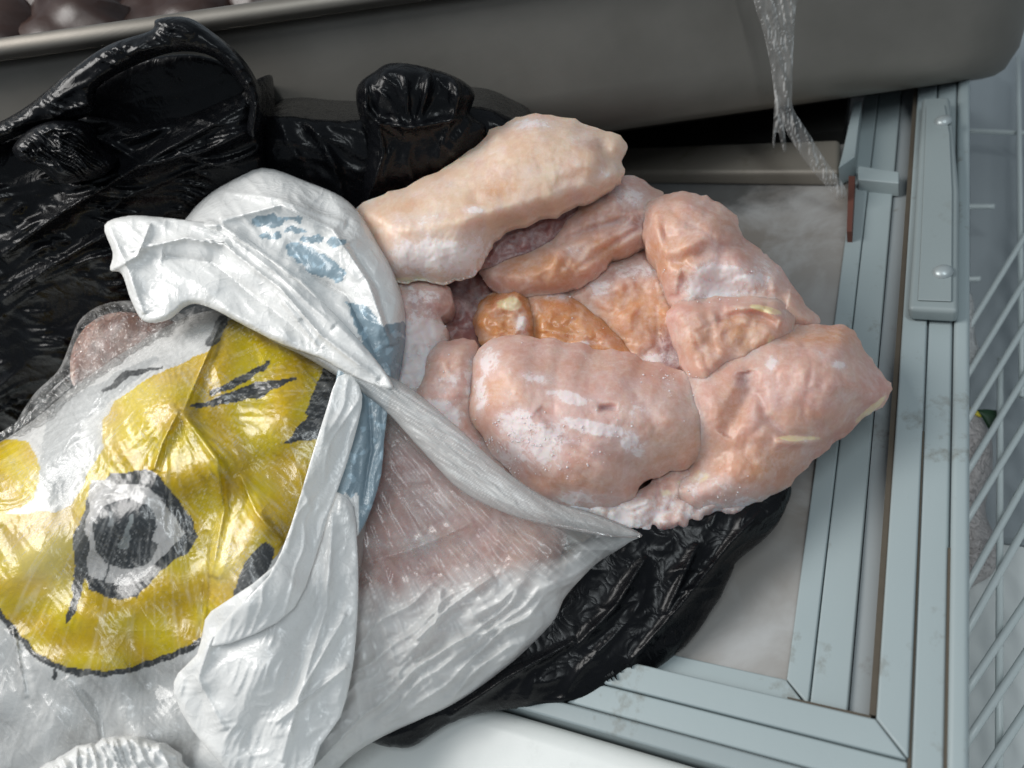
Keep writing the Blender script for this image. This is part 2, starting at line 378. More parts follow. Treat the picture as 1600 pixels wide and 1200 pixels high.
prism('frame_rail', [(X2+g, YN), (X3, YN), (X3, YF), (X2+g, YF)], -.05, .0006, FRAME, fz, .0025, 3)
prism('frame_rail', [(XW, Y3+g), (X1-g, Y3+g), (X1-g, Y2-2*g), (XW, Y2-2*g)], -.05, -.0016, FRAME, fz, .0014)
prism('frame_rail', [(XW, Y4), (X1-g, Y4), (X1-g, Y3-g), (XW, Y3-g)], -.05, -.0008, FRAMED, fz, .0014)
prism('front_panel', [(XW, Y4-.30), (X1-2*g, Y4-.30), (X1-2*g, Y4-.001), (XW, Y4-.001)], -.30, -.004, WHITE, fz, .012, 4)
prism('groove_floor', [(XB+.002, YN), (X3-.002, YN), (X3-.002, YF), (XB+.002, YF)], -.055, -.0042, GUNK, fz, 0)
prism('groove_floor', [(XW, Y4+.002), (XB, Y4+.002), (XB, YB-.002), (XW, YB-.002)], -.056, -.0043, GUNK, fz, 0)
prism('grime_line', [(X2-.0009, YB-.10), (X2+.0009, YB-.10), (X2+.0007, YB+.09), (X2-.0007, YB+.09)], -.004, -.0012, DIRT, fz, 0)
prism('grime_line', [(X1-.0007, YB-.06), (X1+.0007, YB-.06), (X1+.0005, YB+.16), (X1-.0005, YB+.16)], -.004, -.0014, DIRT, fz, 0)
prism('track_floor', [(XA3+.0005, YB-.004), (XB+.004, YB-.004), (XB+.004, YF), (XA3+.0005, YF)], -.05, ZL-.004, GUNK, fz, 0)
prism('gasket', [(XB-.003, YB+.002), (XB-.0001, YB+.002), (XB-.0001, YF), (XB-.003, YF)], ZL-.004, -.003, DIRT, fz, 0)
prism('gasket', [(Xp(1228, 1090), YB+.0002), (XB-.0023, YB+.0002), (XB-.0023, YB+.002), (Xp(1228, 1090), YB+.0018)], ZL-.003, -.0045, DIRT, fz, 0)
mx = .5*(XA2-XA)
prism('lid_rail', [(XA, YA), (XA2-g, YA-.010), (XA2-g, YF), (XA, YF)], -.03, ZL, FRAME, fz, .001)
prism('lid_rail', [(XA2, YB+.003), (XA3, YB+.003), (XA3, YF), (XA2, YF)], -.03, ZL-.001, FRAME, fz, .0012)
prism('lid_rail', [(XW, YB-.004), (XA2-.001, YB-.004), (XA2-.001, YA-.0106), (XA-.0004, YA), (XW, YA)], -.03, ZL-.0006, FRAME, fz, .001)
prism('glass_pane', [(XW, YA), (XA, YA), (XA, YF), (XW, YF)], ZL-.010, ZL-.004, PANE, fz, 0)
prism('interior_floor', [(XW, YA), (XA, YA), (XA, YF), (XW, YF)], -.36, -.30, FLOORW, fz, 0)
# cross bar of the other lid and what it closes
yb1 = Yp(1150, 214, .004)
prism('cross_bar', [P(*a, .004)[:2] for a in ((700, 262), (1312, 260), (1312, 208), (975, 222), (700, 236))], ZL-.004, -.001, BAR, fz, .004, 4)
prism('rear_lid_glass', [(XW, yb1), (Xp(1318, 200, .0), yb1), (Xp(1318, 200, .0), YF), (XW, YF)], ZL-.003, -.002, DARK, fz, 0)  # the tray's shade over this lid is put into its near-black colour
q = [P(*a, .006)[:2] for a in ((1334, 158), (1346, 158), (1336, 245), (1310, 262), (1316, 240))]
prism('lid_end_cap', q, ZL, .006, FRAME, fz, .0008)
q = [P(*a, -.002)[:2] for a in ((1326, 275), (1336, 275), (1331, 362), (1323, 362))]
prism('lid_seal', q, ZL, -.002, RUST, fz, 0)
q = [P(*a, -.002)[:2] for a in ((1340, 258), (1405, 268), (1405, 286), (1340, 280))]
prism('lid_latch', q, ZL-.003, -.002, FRAME, fz, .001)
q = [P(*a, .012)[:2] for a in ((1441, 152), (1484, 150), (1490, 200), (1499, 300), (1498, 486), (1419, 482), (1425, 400), (1434, 260))]
cv = prism('rail_cover', q, .0008, .012, COVER, fz, .003, 3)
q = [P(*a, .0135)[:2] for a in ((1447, 165), (1476, 163), (1484, 210), (1488, 300), (1487, 470), (1434, 468), (1438, 400), (1444, 260))]
prism('cover_face', q, .0122, .0135, COVER, cv, .001, 2)
def dome(name, c, r, h, mat, parent):
    V = [c+np.array([0, 0, h])]; Fc = []; n = 16
    for k in range(1, 5):
        a = k/4*math.pi/2
        for i in range(n): V.append(c+np.array([r*math.sin(a)*math.cos(i/n*6.2832), r*math.sin(a)*math.sin(i/n*6.2832), h*math.cos(a)]))
    for i in range(n): Fc.append([0, 1+i, 1+(i+1) % n])
    for k in range(3):
        for i in range(n): Fc.append([1+k*n+i, 1+(k+1)*n+i, 1+(k+1)*n+(i+1) % n, 1+k*n+(i+1) % n])
    return mesh(name, V, Fc, mat, parent)
for a in ((1474, 189), (1473, 425)): dome('screw', P(*a, .0136), .0058, .0035, SCREW, cv)

# ------------------------------------------------------------------ steel tray behind
ZT = .036
TU = R@np.array([1, .142, 0.]); TU /= np.linalg.norm(TU); TW = .4*np.array([0, 0, 1.])+.6*(R@np.array([-.142, 1, 0.])); TW -= TU*(TU@TW); TW /= np.linalg.norm(TW); TV = np.cross(TW, TU)
T0 = P(1330, 152, ZT)                       # the tray stands tilted: its long axis TU, up TW
TM = np.stack([TU, TV, TW])
def tw(V): return T0+np.asarray(V, float)@TM
Yt = 0.; Xr = float((P(1640, 105, ZT)-T0)@TU)+.06
ZT = 0.
def traypix(px, py, v):                     # pixel -> point on the tray-frame plane (depth v)
    r = rays(px, py); t = ((T0+TV*v-CAM)@TV)/(r@TV); return (CAM+r*t-T0)@TM.T
ZR = float(traypix(300, 48, -.040)[2])+.012
tray = thing('steel_tray', tw((-.3, .2, 0)), 'deep brushed stainless steel tray standing behind the black bags', 'tray')
def rrect(x0, x1, y0, y1, r, n=10):
    out = []
    for cx, cy, a0 in ((x1-r, y1-r, 0), (x0+r, y1-r, 90), (x0+r, y0+r, 180), (x1-r, y0+r, 270)):
        for k in range(n+1):
            a = math.radians(a0+90*k/n); out.append((cx+r*math.cos(a), cy+r*math.sin(a), math.cos(a), math.sin(a)))
    return np.array(out)
def sweep(name, path, prf, mat, parent, cap=False):
    n = len(path); V = []; Fc = []
    for (o, z) in prf: V += [(p[0]+p[2]*o, p[1]+p[3]*o, z) for p in path]
    for k in range(len(prf)-1):
        for i in range(n): Fc.append([k*n+i, k*n+(i+1) % n, (k+1)*n+(i+1) % n, (k+1)*n+i])
    if cap: Fc.append(list(range(n))[::-1])
    return mesh(name, tw(V), Fc, mat, parent)
Xl = Xr-1.35
pth = rrect(Xl, Xr, Yt, Yt+.30, .09, 14)
fl = lambda z: .022*(z-ZT)/(ZR-ZT)
pr_ = [(-.02, ZT), (-.012, ZT+.001), (-.005, ZT+.005), (-.001, ZT+.012)]+[(fl(z), z) for z in np.linspace(ZT+.02, ZR-.004, 8)]
sweep('wall', pth, pr_+[(fl(z)-.0012, z) for z in np.linspace(ZR-.004, ZT+.02, 6)]+[(-.02, ZT+.004)], STEEL, tray)
nP = len(pth); fp = pth[:, :2]-pth[:, 2:]*.019
mesh('tray_floor', tw(np.concatenate([np.c_[fp, np.full(nP, -.0005)], np.c_[fp, np.full(nP, .003)]])), [list(range(nP))[::-1], list(range(nP, 2*nP))], STEEL, tray, smooth=False)
sweep('rim', pth, [(fl(ZR-.006)+.0005, ZR-.003), (.024, ZR), (.034, ZR+.001), (.0395, ZR-.001), (.041, ZR-.006), (.0395, ZR-.014), (.038, ZR-.006), (.034, ZR-.002), (.023, ZR-.004)], STEEL, tray)
# meat in the tray
def lump(name, c, s, mat, seed, label, cat, group=None):
    n, m = 40, 24; u, v = np.meshgrid(np.linspace(0, 2*np.pi, n, False), np.linspace(0, np.pi, m))
    d = np.stack([np.cos(u)*np.sin(v), np.sin(u)*np.sin(v), np.cos(v)], -1).reshape(-1, 3)
    rr = 1+.18*perlin(d[:, 0]*1.7+d[:, 2], d[:, 1]*1.7+seed, seed)+.08*perlin(d[:, 0]*5, d[:, 1]*5+d[:, 2]*3, seed+2)
    V = np.array(c)+d*rr[:, None]*np.array(s)
    Fc = np.array([[j*n+i, (j+1)*n+i, (j+1)*n+(i+1) % n, j*n+(i+1) % n] for j in range(m-1) for i in range(n)])
    return tag(mesh(name, V, Fc, mat), label, cat, group)
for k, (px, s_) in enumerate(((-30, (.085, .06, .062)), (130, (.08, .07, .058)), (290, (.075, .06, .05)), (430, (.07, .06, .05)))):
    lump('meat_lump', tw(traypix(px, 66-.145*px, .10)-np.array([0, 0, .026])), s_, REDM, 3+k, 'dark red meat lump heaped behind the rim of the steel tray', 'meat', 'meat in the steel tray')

# ------------------------------------------------------------------ right side: basket below
ZB = -.16
shelf = tag(prism('shelf_floor', [(X3+.012, -.9), (1.6, -.9), (1.6, Yp(1560, 850, -.22)), (X3+.012, Yp(1560, 850, -.22))], -.24, -.22, FLOORW, None, 0), kind='structure')
wall = tag(prism('back_panel', [(X3+.012, Yp(1560, 850, -.22)+.001), (1.6, Yp(1560, 850, -.22)+.001), (1.6, 2.2), (X3+.012, 2.2)], -.25, -.21, GREYW, None, 0), kind='structure')
wb = thing('wire_basket', P(1580, 900, ZB), 'white coated wire basket rack beside the freezer edge', 'basket')
def wire(a, b, z=ZB, z2=None, r=.0024):
    A = P(*a, z); B = P(*b, z if z2 is None else z2); tube('wire', np.linspace(A, B, 6), r, WIRE, wb)
for k, y in enumerate((420, 490, 560, 640, 715, 800, 870, 960, 1040, 1130, 1225, 1330)):
    wire((1500, y+ (95 if y < 800 else 115)+20), (1640, y-75-(40 if y < 900 else 0)))
wire((1563, 560), (1561, 1230), ZB-.006, r=.0022)
wire((1500, 204), (1640, 210), ZB-.012); wire((1591, 90), (1597, 620), ZB-.006, r=.0022)
wire((1500, 323), (1554, 323), ZB-.004); wire((1500, 437), (1532, 436), ZB-.004)
wire((1610, 60), (1612, 1230), ZB-.012, r=.0022)
NB = (P(1540, 750, -.2), np.array([.2, -.25, .95])/np.linalg.norm([.2, -.25, .95]))
pk = thing('food_pack', P(1530, 800, -.29), 'pale frosty clear-wrapped pack with a green label in the wire basket', 'package')
hz_ = lambda v: (lambda x, y, d: np.stack([np.full(x.shape, v)]*3+[np.ones(x.shape)], -1))
patch('wrapped_food', [(1470, 640), (1515, 640), (1535, 655), (1550, 690), (1550, 740), (1540, 800), (1560, 850), (1555, 890), (1530, 910), (1470, 920)], mat_film('frosty_pack_film', (.8, .74, .72), 1., 140.), pk, T=.03, Rr=40, TB=.09, res=4, plane=NB, floor=False,
      front=lambda x, y, d, p: .006*crumple(x, y, 18, 4)*p, masks={'haze': hz_(1.3)})
patch('label', [(1522, 640), (1566, 642), (1562, 655), (1550, 672), (1543, 668), (1534, 652)], GREEN, pk, off=.012, T=.002, Rr=10, TB=.002, res=3, plane=NB, floor=False, sm=2)
patch('label', [(1515, 636), (1526, 640), (1534, 652), (1526, 650), (1517, 644)], YEL, pk, off=.014, T=.002, Rr=10, TB=.002, res=3, plane=NB, floor=False, sm=2)
patch('pack_corner', [(1480, 470), (1518, 460), (1523, 520), (1534, 560), (1520, 572), (1480, 580)], mat_film('pack_corner_film', (.8, .8, .79), 1., 140.), pk, T=.01, Rr=20, TB=.02, res=4, plane=NB, floor=False, masks={'haze': hz_(1.2)})

# ------------------------------------------------------------------ black bags
def black_front(A, a1, a2, wl1, wl2, s, cr=()):
    def f(x, y, d, p):
        e = np.clip(d/12, 0, 1)*.85+.15
        m = np.clip(.45+1.1*perlin(x/95, y/95, s+40), .08, 1.2); m2 = np.clip(.35+1.3*perlin(x/70, y/70, s+50), .0, 1.2)
        h = A*(.9*m*folds(x, y, a1, wl1, s, 9)+.7*m2*folds(x, y, a2, wl2, s+9, 6)+.55*crumple(x, y, wl1*1.6, s, a1, 3)+.25*m2*crumple(x, y, wl1*.6, s+2, a2, 2.))*e
        for c in cr: h = h+crease(x, y, *c)
        return h
    return f
k1, k2, k3 = CAM+rays(200, 450)*.535, CAM+rays(200, 40)*.435, CAM+rays(600, 450)*.535   # the bag's loose top rises in front of the tray
BV = np.cross(k3-k1, k2-k1); BV /= np.linalg.norm(BV); BKP = (k1, BV)
bb = thing('black_carrier_bag', P(200, 500, .0), 'crumpled glossy black carrier bag with looped handle beside the steel tray', 'bag')
patch('body', [(-190, 330), (-120, 260), (-60, 235), (0, 215), (60, 190), (140, 180), (250, 190), (360, 150), (400, 130), (412, 180), (414, 240), (420, 300), (330, 340), (230, 420), (240, 520), (150, 570), (60, 660), (-60, 720), (-170, 720), (-220, 520)], BLACK, bb,
      off=-.008, plane=BKP, T=.02, Rr=110, TB=.10, res=3, front=black_front(.0075, -22, 10, 40, 26, 3, [([(0, 400), (100, 330), (250, 240), (385, 165)], 9, .012), ([(100, 300), (180, 270), (320, 235), (400, 200)], 7, .009), ([(0, 470), (90, 410), (200, 345)], 8, .008), ([(60, 440), (140, 405), (250, 380)], 6, .006)]))
patch('handle', [(-110, 240), (-60, 210), (0, 190), (50, 160), (110, 110), (170, 70), (235, 48), (245, 30), (290, 28), (330, 52), (370, 85), (398, 125), (408, 165), (400, 215), (385, 205), (390, 160), (372, 128), (330, 88), (270, 82), (200, 108), (150, 140), (140, 180), (60, 200), (-20, 235), (-100, 275)], BLACK, bb,
      off=.012, plane=BKP, T=.012, Rr=22, TB=.012, res=2.5, front=black_front(.005, -25, 30, 22, 14, 8), floor=False)
patch('inner_fold', [(120, 150), (200, 100), (300, 85), (370, 110), (395, 150), (390, 190), (300, 225), (200, 250), (130, 240)], BLACK, bb, off=-.008, plane=BKP, T=.004, Rr=30, TB=.006, res=4, front=black_front(.002, -15, 20, 60, 40, 5), floor=False)
patch('handle', [(20, 230), (50, 200), (90, 190), (130, 200), (148, 235), (175, 255), (160, 275), (120, 285), (90, 285), (60, 262), (30, 250)], BLACK, bb, off=.026, plane=BKP, T=.014, Rr=22, TB=.02, res=2, front=black_front(.008, 35, -10, 12, 9, 21), floor=False)
bl = thing('black_bin_bag', P(900, 900, .0), 'black plastic bin bag spread under the frozen chicken with a tuft sticking up behind it', 'bag')
patch('rear_sheet', [(395, 200), (430, 180), (500, 185), (560, 185), (640, 170), (740, 165), (800, 185), (840, 220), (760, 300), (640, 380), (500, 380), (410, 330)], BLACK, bl, off=-.02, plane=BKP, T=.015, Rr=60, TB=.12, res=4, front=black_front(.006, 70, 20, 50, 30, 14))
patch('tuft', [(556, 148), (563, 128), (585, 112), (605, 100), (640, 100), (690, 112), (725, 128), (742, 148), (735, 180), (760, 200), (740, 250), (690, 275), (640, 295), (590, 310), (572, 330), (566, 290), (575, 220), (562, 185)], BLACK, bl, off=-.004, plane=BKP, T=.018, Rr=50, TB=.015, res=3,
      front=black_front(.0075, 100, 50, 34, 22, 17, [([(590, 190), (640, 200), (720, 185)], 8, .01), ([(580, 300), (600, 240), (590, 190)], 6, .008)]), floor=False)
patch('front_sheet', [(560, 1150), (600, 1120), (690, 1050), (780, 980), (860, 920), (900, 860), (960, 810), (1030, 790), (1110, 770), (1190, 760), (1234, 758), (1226, 800), (1198, 838), (1150, 880), (1146, 892), (1118, 945), (1070, 1010), (1000, 1062), (945, 1092), (880, 1106), (800, 1108), (745, 1116), (700, 1132), (645, 1166), (615, 1168), (580, 1160)], BLACK, bl,
      off=-.004, T=.012, Rr=70, TB=.05, res=3, jit=.5, front=black_front(.0034, -55, -20, 60, 34, 25, [([(700, 1120), (790, 1060), (900, 1000)], 5, .006), ([(1010, 870), (960, 950), (900, 1010)], 7, .006), ([(1190, 800), (1140, 850), (1060, 950), (980, 1040)], 6, .006), ([(1090, 850), (1040, 960)], 5, .005)]))

# ------------------------------------------------------------------ frozen chicken
GRP = 'frozen chicken pieces'
def meat_masks(fr=(), org=(), pur=(), fat=()):
    return {'mask': lambda x, y, d: np.stack([spots(x, y, fr), spots(x, y, org), spots(x, y, pur), spots(x, y, fat)], -1)}
def meat_front(amp, wl, s, bumps=(), cr=()):
    def f(x, y, d, p):
        wx = x+.35*wl*perlin(x/wl/1.5, y/wl/1.5, s+60); h = amp*p*(.75*fbm(wx/wl/1.4, y/wl/1.4, s, 2)+.13*fbm(wx/wl*2.4, y/wl*2.4, s+5, 3))-amp*.28*p*ridge(wx/wl/1.9, y/wl/1.5, s+4)**2
        for b in bumps: h = h+b[4]*np.exp(-(((x-b[0])/b[2])**2+((y-b[1])/b[3])**2))
        for c in cr: h = h+crease(x, y, *c, kind='soft')
        return h
    return f
PCS = []
def jitter(poly, jit, seed):
    x, y = poly[:, 0], poly[:, 1]
    return poly+2*jit*np.stack([perlin(x/9, y/9, seed), perlin(x/9, y/9, seed+5)], -1)+2.6*jit*np.stack([perlin(x/27, y/27, seed+9), perlin(x/27, y/27, seed+13)], -1)
def chicken(outline, label, mat=MEAT, off=0., T=.02, Rr=70, TB=.05, amp=.0045, wl=55, seed=1, bumps=(), cr=(), fr=(), org=(), pur=(), fat=(), res=2.6, jit=1.6, nm='chicken_piece', grow=0., fuse=True, flat=.45, tilt=(0, 0, 0, 0)):
    o_ = np.array(outline, float); c_ = o_.mean(0); o_ = c_+(o_-c_)*(1+grow)
    poly = jitter(smooth_poly(o_, 5), jit, seed); ff_ = meat_front(amp, wl, seed, bumps, cr)
    g0 = poly.min(0)-28; g1 = poly.max(0)+28; st_ = 3.
    GX, GY = np.meshgrid(np.arange(g0[0], g1[0]+st_, st_), np.arange(g0[1], g1[1]+st_, st_))
    D = segdist(GX, GY, poly, True)[0]; D = np.where(inside(GX, GY, poly), D, -D)
    t = np.clip(D/Rr, 0, 1); PG = flat*np.sqrt(1-(1-t)**2)+(1-flat)*t*(2-t)
    for _ in range(max(2, int(min(Rr, 60)/5))):            # round off the spine of the distance field
        Q_ = np.pad(PG, 1, mode='edge'); PG = (Q_[:-2, 1:-1]+Q_[2:, 1:-1]+Q_[1:-1, :-2]+Q_[1:-1, 2:]+2*PG)/6
    def samp(G, x, y):
        u = np.clip((x-g0[0])/st_, 0, G.shape[1]-1.001); v = np.clip((y-g0[1])/st_, 0, G.shape[0]-1.001); a = u.astype(int); b = v.astype(int); fu = u-a; fv = v-b
        return (G[b, a]*(1-fu)+G[b, a+1]*fu)*(1-fv)+(G[b+1, a]*(1-fu)+G[b+1, a+1]*fu)*fv
    def field(x, y):
        d = samp(D, x, y); p = samp(PG, x, y)
        h = off+T*p+ff_(x, y, np.maximum(d, 0), p)+(tilt[2]*(x-tilt[0])+tilt[3]*(y-tilt[1]))
        return np.where(d > 0, h, h+.0014*np.minimum(d, 0))
    PCS.append(dict(poly=poly, field=field, label=label, mat=mat, off=off, TB=TB, res=res, nm=nm, fuse=fuse, masks=meat_masks(fr, org, pur, fat), bb=(*poly.min(0), *poly.max(0))))
KS = .0026
def build_chicken():
    for i_, p_ in enumerate(PCS):
        def fr_(x, y, d, pr, p_=p_):
            own = p_['field'](x, y)
            if not p_['fuse']: return own-p_['off']
            hs = [own]
            for q_ in PCS:
                if q_ is p_ or not q_['fuse']: continue
                b = q_['bb']; m = (x > b[0]-12) & (x < b[2]+12) & (y > b[1]-12) & (y < b[3]+12)
                if not m.any(): continue
                h = np.full(x.shape, -1.); h[m] = q_['field'](x[m], y[m]); hs.append(h)
            hs = np.array(hs); mx_ = hs.max(0); H = mx_+KS*np.log(np.exp((hs-mx_)/KS).sum(0))
            fm = p_['masks']['mask'](x, y, d)[:, 0]
            H = H+.0003*fbm(x/15, y/15, 301, 3)+.0010*np.clip(fm, 0, 1)*np.maximum(0, fbm(x/6.5, y/6.5, 303, 2))+.0003*fbm(x/38, y/38, 305, 2)
            return H-.75*(mx_-own)-.0004*(mx_-own > 1e-6)-p_['off']
        tag(patch(p_['nm'], p_['poly'], p_['mat'], None, p_['off'], 0., 60, p_['TB'], p_['res'], fr_, p_['masks'], sm=1), p_['label'], 'chicken', GRP)
# hidden bulk the pieces are frozen onto
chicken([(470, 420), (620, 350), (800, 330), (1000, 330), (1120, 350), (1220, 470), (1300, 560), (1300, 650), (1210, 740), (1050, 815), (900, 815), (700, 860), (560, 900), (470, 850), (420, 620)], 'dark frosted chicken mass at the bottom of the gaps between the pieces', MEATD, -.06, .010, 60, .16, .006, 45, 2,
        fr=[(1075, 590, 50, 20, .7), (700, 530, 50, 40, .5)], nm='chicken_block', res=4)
chicken([(555, 328), (600, 306), (660, 280), (720, 245), (770, 205), (805, 184), (860, 180), (920, 194), (962, 208), (980, 228), (972, 250), (974, 275), (940, 302), (880, 328), (820, 348), (780, 368), (760, 398), (742, 424), (700, 440), (650, 438), (610, 436), (580, 400)], 'pale flat chicken fillet slanting up against the black bag, topmost of the pile', MEATP, .008, .022, 62, .022, .0025, 90, 5, tilt=(770, 310, .00001, -.00005), flat=.45,
        cr=[([(600, 360), (700, 350), (800, 325), (900, 300), (968, 270)], 16, .004), ([(940, 215), (950, 250), (930, 290)], 12, -.003)], fr=[(690, 400, 80, 40, .8), (660, 345, 50, 15, .3), (830, 195, 40, 12, .4), (740, 328, 18, 7, .9), (950, 265, 25, 20, .4)], org=[(770, 300, 50, 18, .75, -20), (890, 280, 60, 14, .4, -20), (620, 330, 50, 12, .4, -20), (850, 240, 50, 20, .35)], fat=[(640, 436, 40, 5, .7)], pur=[(930, 225, 22, 12, .35)])
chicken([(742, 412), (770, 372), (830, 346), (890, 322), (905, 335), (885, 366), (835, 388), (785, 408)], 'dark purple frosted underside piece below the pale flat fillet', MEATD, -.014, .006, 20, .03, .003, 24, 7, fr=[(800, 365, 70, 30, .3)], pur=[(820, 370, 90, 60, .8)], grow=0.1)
chicken([(772, 418), (800, 400), (860, 372), (885, 340), (930, 302), (970, 288), (1010, 304), (1022, 330), (1012, 362), (985, 388), (950, 402), (920, 432), (880, 446), (830, 452), (795, 446)], 'tan wrinkled chicken piece tucked under the pale flat fillet', MEAT, -.020, .02, 45, .04, .005, 34, 9,
        cr=[([(860, 385), (920, 360), (985, 340)], 7, -.004), ([(900, 420), (960, 380), (1010, 350)], 6, -.003)], fr=[(975, 305, 40, 18, .6), (900, 390, 40, 12, .35)], org=[(850, 420, 70, 30, 1.1), (930, 390, 60, 20, 1.), (900, 330, 30, 12, .5)], pur=[(1000, 350, 25, 15, .6)], fat=[(990, 335, 20, 8, .4)], grow=0.16)
chicken([(1016, 322), (1050, 308), (1080, 304), (1120, 318), (1150, 340), (1157, 365), (1190, 395), (1222, 425), (1250, 465), (1277, 497), (1265, 508), (1220, 508), (1170, 496), (1130, 480), (1080, 492), (1052, 472), (1038, 432), (1020, 402), (1010, 360)], 'orange-pink chicken piece with a white frost patch, topmost on the glass side', MEAT, -.004, .022, 55, .06, .005, 42, 11,
        cr=[([(1040, 400), (1100, 372), (1160, 370)], 12, .005), ([(1060, 440), (1130, 452), (1230, 470)], 20, -.007), ([(1020, 330), (1035, 390), (1050, 460)], 10, .004)], fr=[(1130, 440, 64, 30, 1.), (1195, 420, 30, 22, .5, 45), (1090, 430, 40, 20, .4)], org=[(1050, 400, 44, 40, 1.), (1040, 345, 28, 34, .7), (1110, 345, 50, 24, .4), (1090, 480, 40, 14, .5)], fat=[(1205, 500, 50, 7, .6)], grow=0.03)
chicken([(898, 470), (930, 440), (975, 418), (1010, 408), (1040, 430), (1056, 478), (1070, 535), (1066, 580), (1030, 570), (990, 554), (955, 515), (925, 492)], 'brownish chicken piece sunk in the middle of the pile', MEAT, -.036, .02, 45, .04, .005, 36, 13, fr=[(985, 425, 40, 14, .6), (940, 450, 22, 14, .5), (1030, 560, 40, 12, .6)], org=[(1000, 500, 80, 60, 1.2)], pur=[(1050, 550, 40, 44, .9), (1000, 425, 40, 8, .4)], grow=0.3)
chicken([(824, 462), (850, 458), (890, 464), (920, 485), (950, 515), (978, 548), (930, 548), (880, 540), (845, 532), (830, 500)], 'wet orange chicken strip wedged above the large smooth fillet', MEATW, -.031, .017, 30, .03, .003, 30, 15, org=[(870, 510, 60, 30, 1)], fr=[(870, 463, 30, 8, .6), (915, 536, 14, 5, .7)], grow=0.22)
chicken([(750, 492), (768, 466), (800, 455), (820, 470), (830, 497), (824, 532), (790, 536), (765, 538), (750, 522)], 'small orange chicken lump with a ragged cream fat cap', MEATW, -.026, .018, 26, .03, .004, 18, 16, org=[(775, 510, 30, 26, 1)], fat=[(797, 475, 24, 15, .85)], fr=[(815, 510, 12, 24, .7)], grow=0.2)
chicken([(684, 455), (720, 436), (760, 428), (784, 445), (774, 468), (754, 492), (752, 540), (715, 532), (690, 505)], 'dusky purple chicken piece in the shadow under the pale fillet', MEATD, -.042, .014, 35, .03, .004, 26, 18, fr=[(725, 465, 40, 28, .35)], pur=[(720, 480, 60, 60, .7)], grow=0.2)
chicken([(600, 452), (650, 444), (688, 450), (702, 480), (686, 500), (694, 522), (680, 560), (690, 605), (640, 640), (595, 600), (600, 520)], 'heavily frosted pink chicken piece pressed against the rolled white bag', MEATF, -.008, .016, 40, .05, .004, 26, 20, fr=[(650, 550, 60, 70, .85), (650, 470, 40, 20, .3)], pur=[(660, 470, 40, 20, .5)], grow=0.14)
chicken([(655, 605), (672, 562), (700, 547), (735, 550), (744, 580), (738, 640), (752, 680), (790, 728), (750, 745), (690, 715), (650, 690), (630, 650)], 'frost-dusted pink chicken piece beside the blunt end of the large fillet', MEAT, -.004, .02, 40, .06, .004, 34, 22, fr=[(700, 600, 26, 20, .55), (690, 650, 44, 26, .9), (725, 700, 44, 28, .8), (735, 600, 12, 40, .6)], org=[(700, 570, 30, 16, .35)], grow=0.18)
chicken([(1050, 680), (1060, 600), (1100, 560), (1150, 530), (1195, 510), (1224, 506), (1250, 506), (1310, 507), (1336, 520), (1352, 548), (1376, 580), (1394, 606), (1386, 626), (1360, 646), (1320, 682), (1280, 712), (1250, 742), (1215, 775), (1160, 800), (1080, 800), (1040, 765), (1080, 725)], 'large pink chicken thigh with a pointed end jutting out over the glass', MEAT, .0, .028, 80, .05, .0035, 70, 24, flat=.4,
        cr=[([(1185, 610), (1195, 650), (1230, 680), (1280, 690)], 8, -.003), ([(1165, 580), (1170, 610), (1130, 680)], 14, -.006), ([(1210, 690), (1280, 690)], 6, .004)], bumps=[(1280, 590, 60, 50, .009), (1120, 720, 50, 40, -.004)], fr=[(1100, 760, 40, 24, .5), (1310, 570, 12, 8, .7), (1160, 790, 90, 20, .5), (1205, 568, 10, 14, .7)], org=[(1290, 525, 74, 16, .7), (1170, 720, 80, 44, .65), (1140, 640, 30, 50, .6), (1240, 650, 60, 14, .35)], fat=[(1245, 685, 45, 6, .75), (1360, 640, 50, 7, .65, -40), (1090, 745, 30, 16, .6)], pur=[(1160, 590, 14, 18, .6), (1330, 610, 40, 16, .25)])
chicken([(1056, 492), (1090, 474), (1140, 472), (1190, 474), (1222, 488), (1228, 515), (1204, 545), (1178, 560), (1164, 574), (1140, 570), (1112, 596), (1085, 578), (1066, 535)], 'glossy amber flap of chicken with a cream fat rim folded over the pink thigh', MEAT, .006, .016, 34, .03, .004, 34, 26, cr=[([(1120, 500), (1170, 490), (1215, 505)], 8, -.004), ([(1130, 480), (1190, 480), (1222, 505)], 6, .004)], org=[(1160, 520, 54, 32, 1.), (1100, 530, 44, 44, .8)], fat=[(1195, 483, 30, 7, .9, 15), (1205, 530, 12, 16, .55)], grow=0.16)
chicken([(770, 720), (820, 745), (880, 775), (950, 780), (1000, 765), (1040, 735), (1090, 735), (1140, 770), (1180, 780), (1205, 762), (1206, 780), (1180, 802), (1120, 822), (1060, 836), (1000, 840), (940, 815), (880, 795), (800, 760)], 'crumbly frost-caked lower edge of chicken along the black bag', MEATF, -.004, .014, 24, .03, .005, 22, 28, fr=[(1000, 800, 200, 30, .45)], fat=[(1080, 755, 30, 12, .6), (1040, 770, 16, 10, .6)], pur=[(1000, 830, 120, 14, .9), (1140, 800, 60, 12, .5)], grow=0.04)
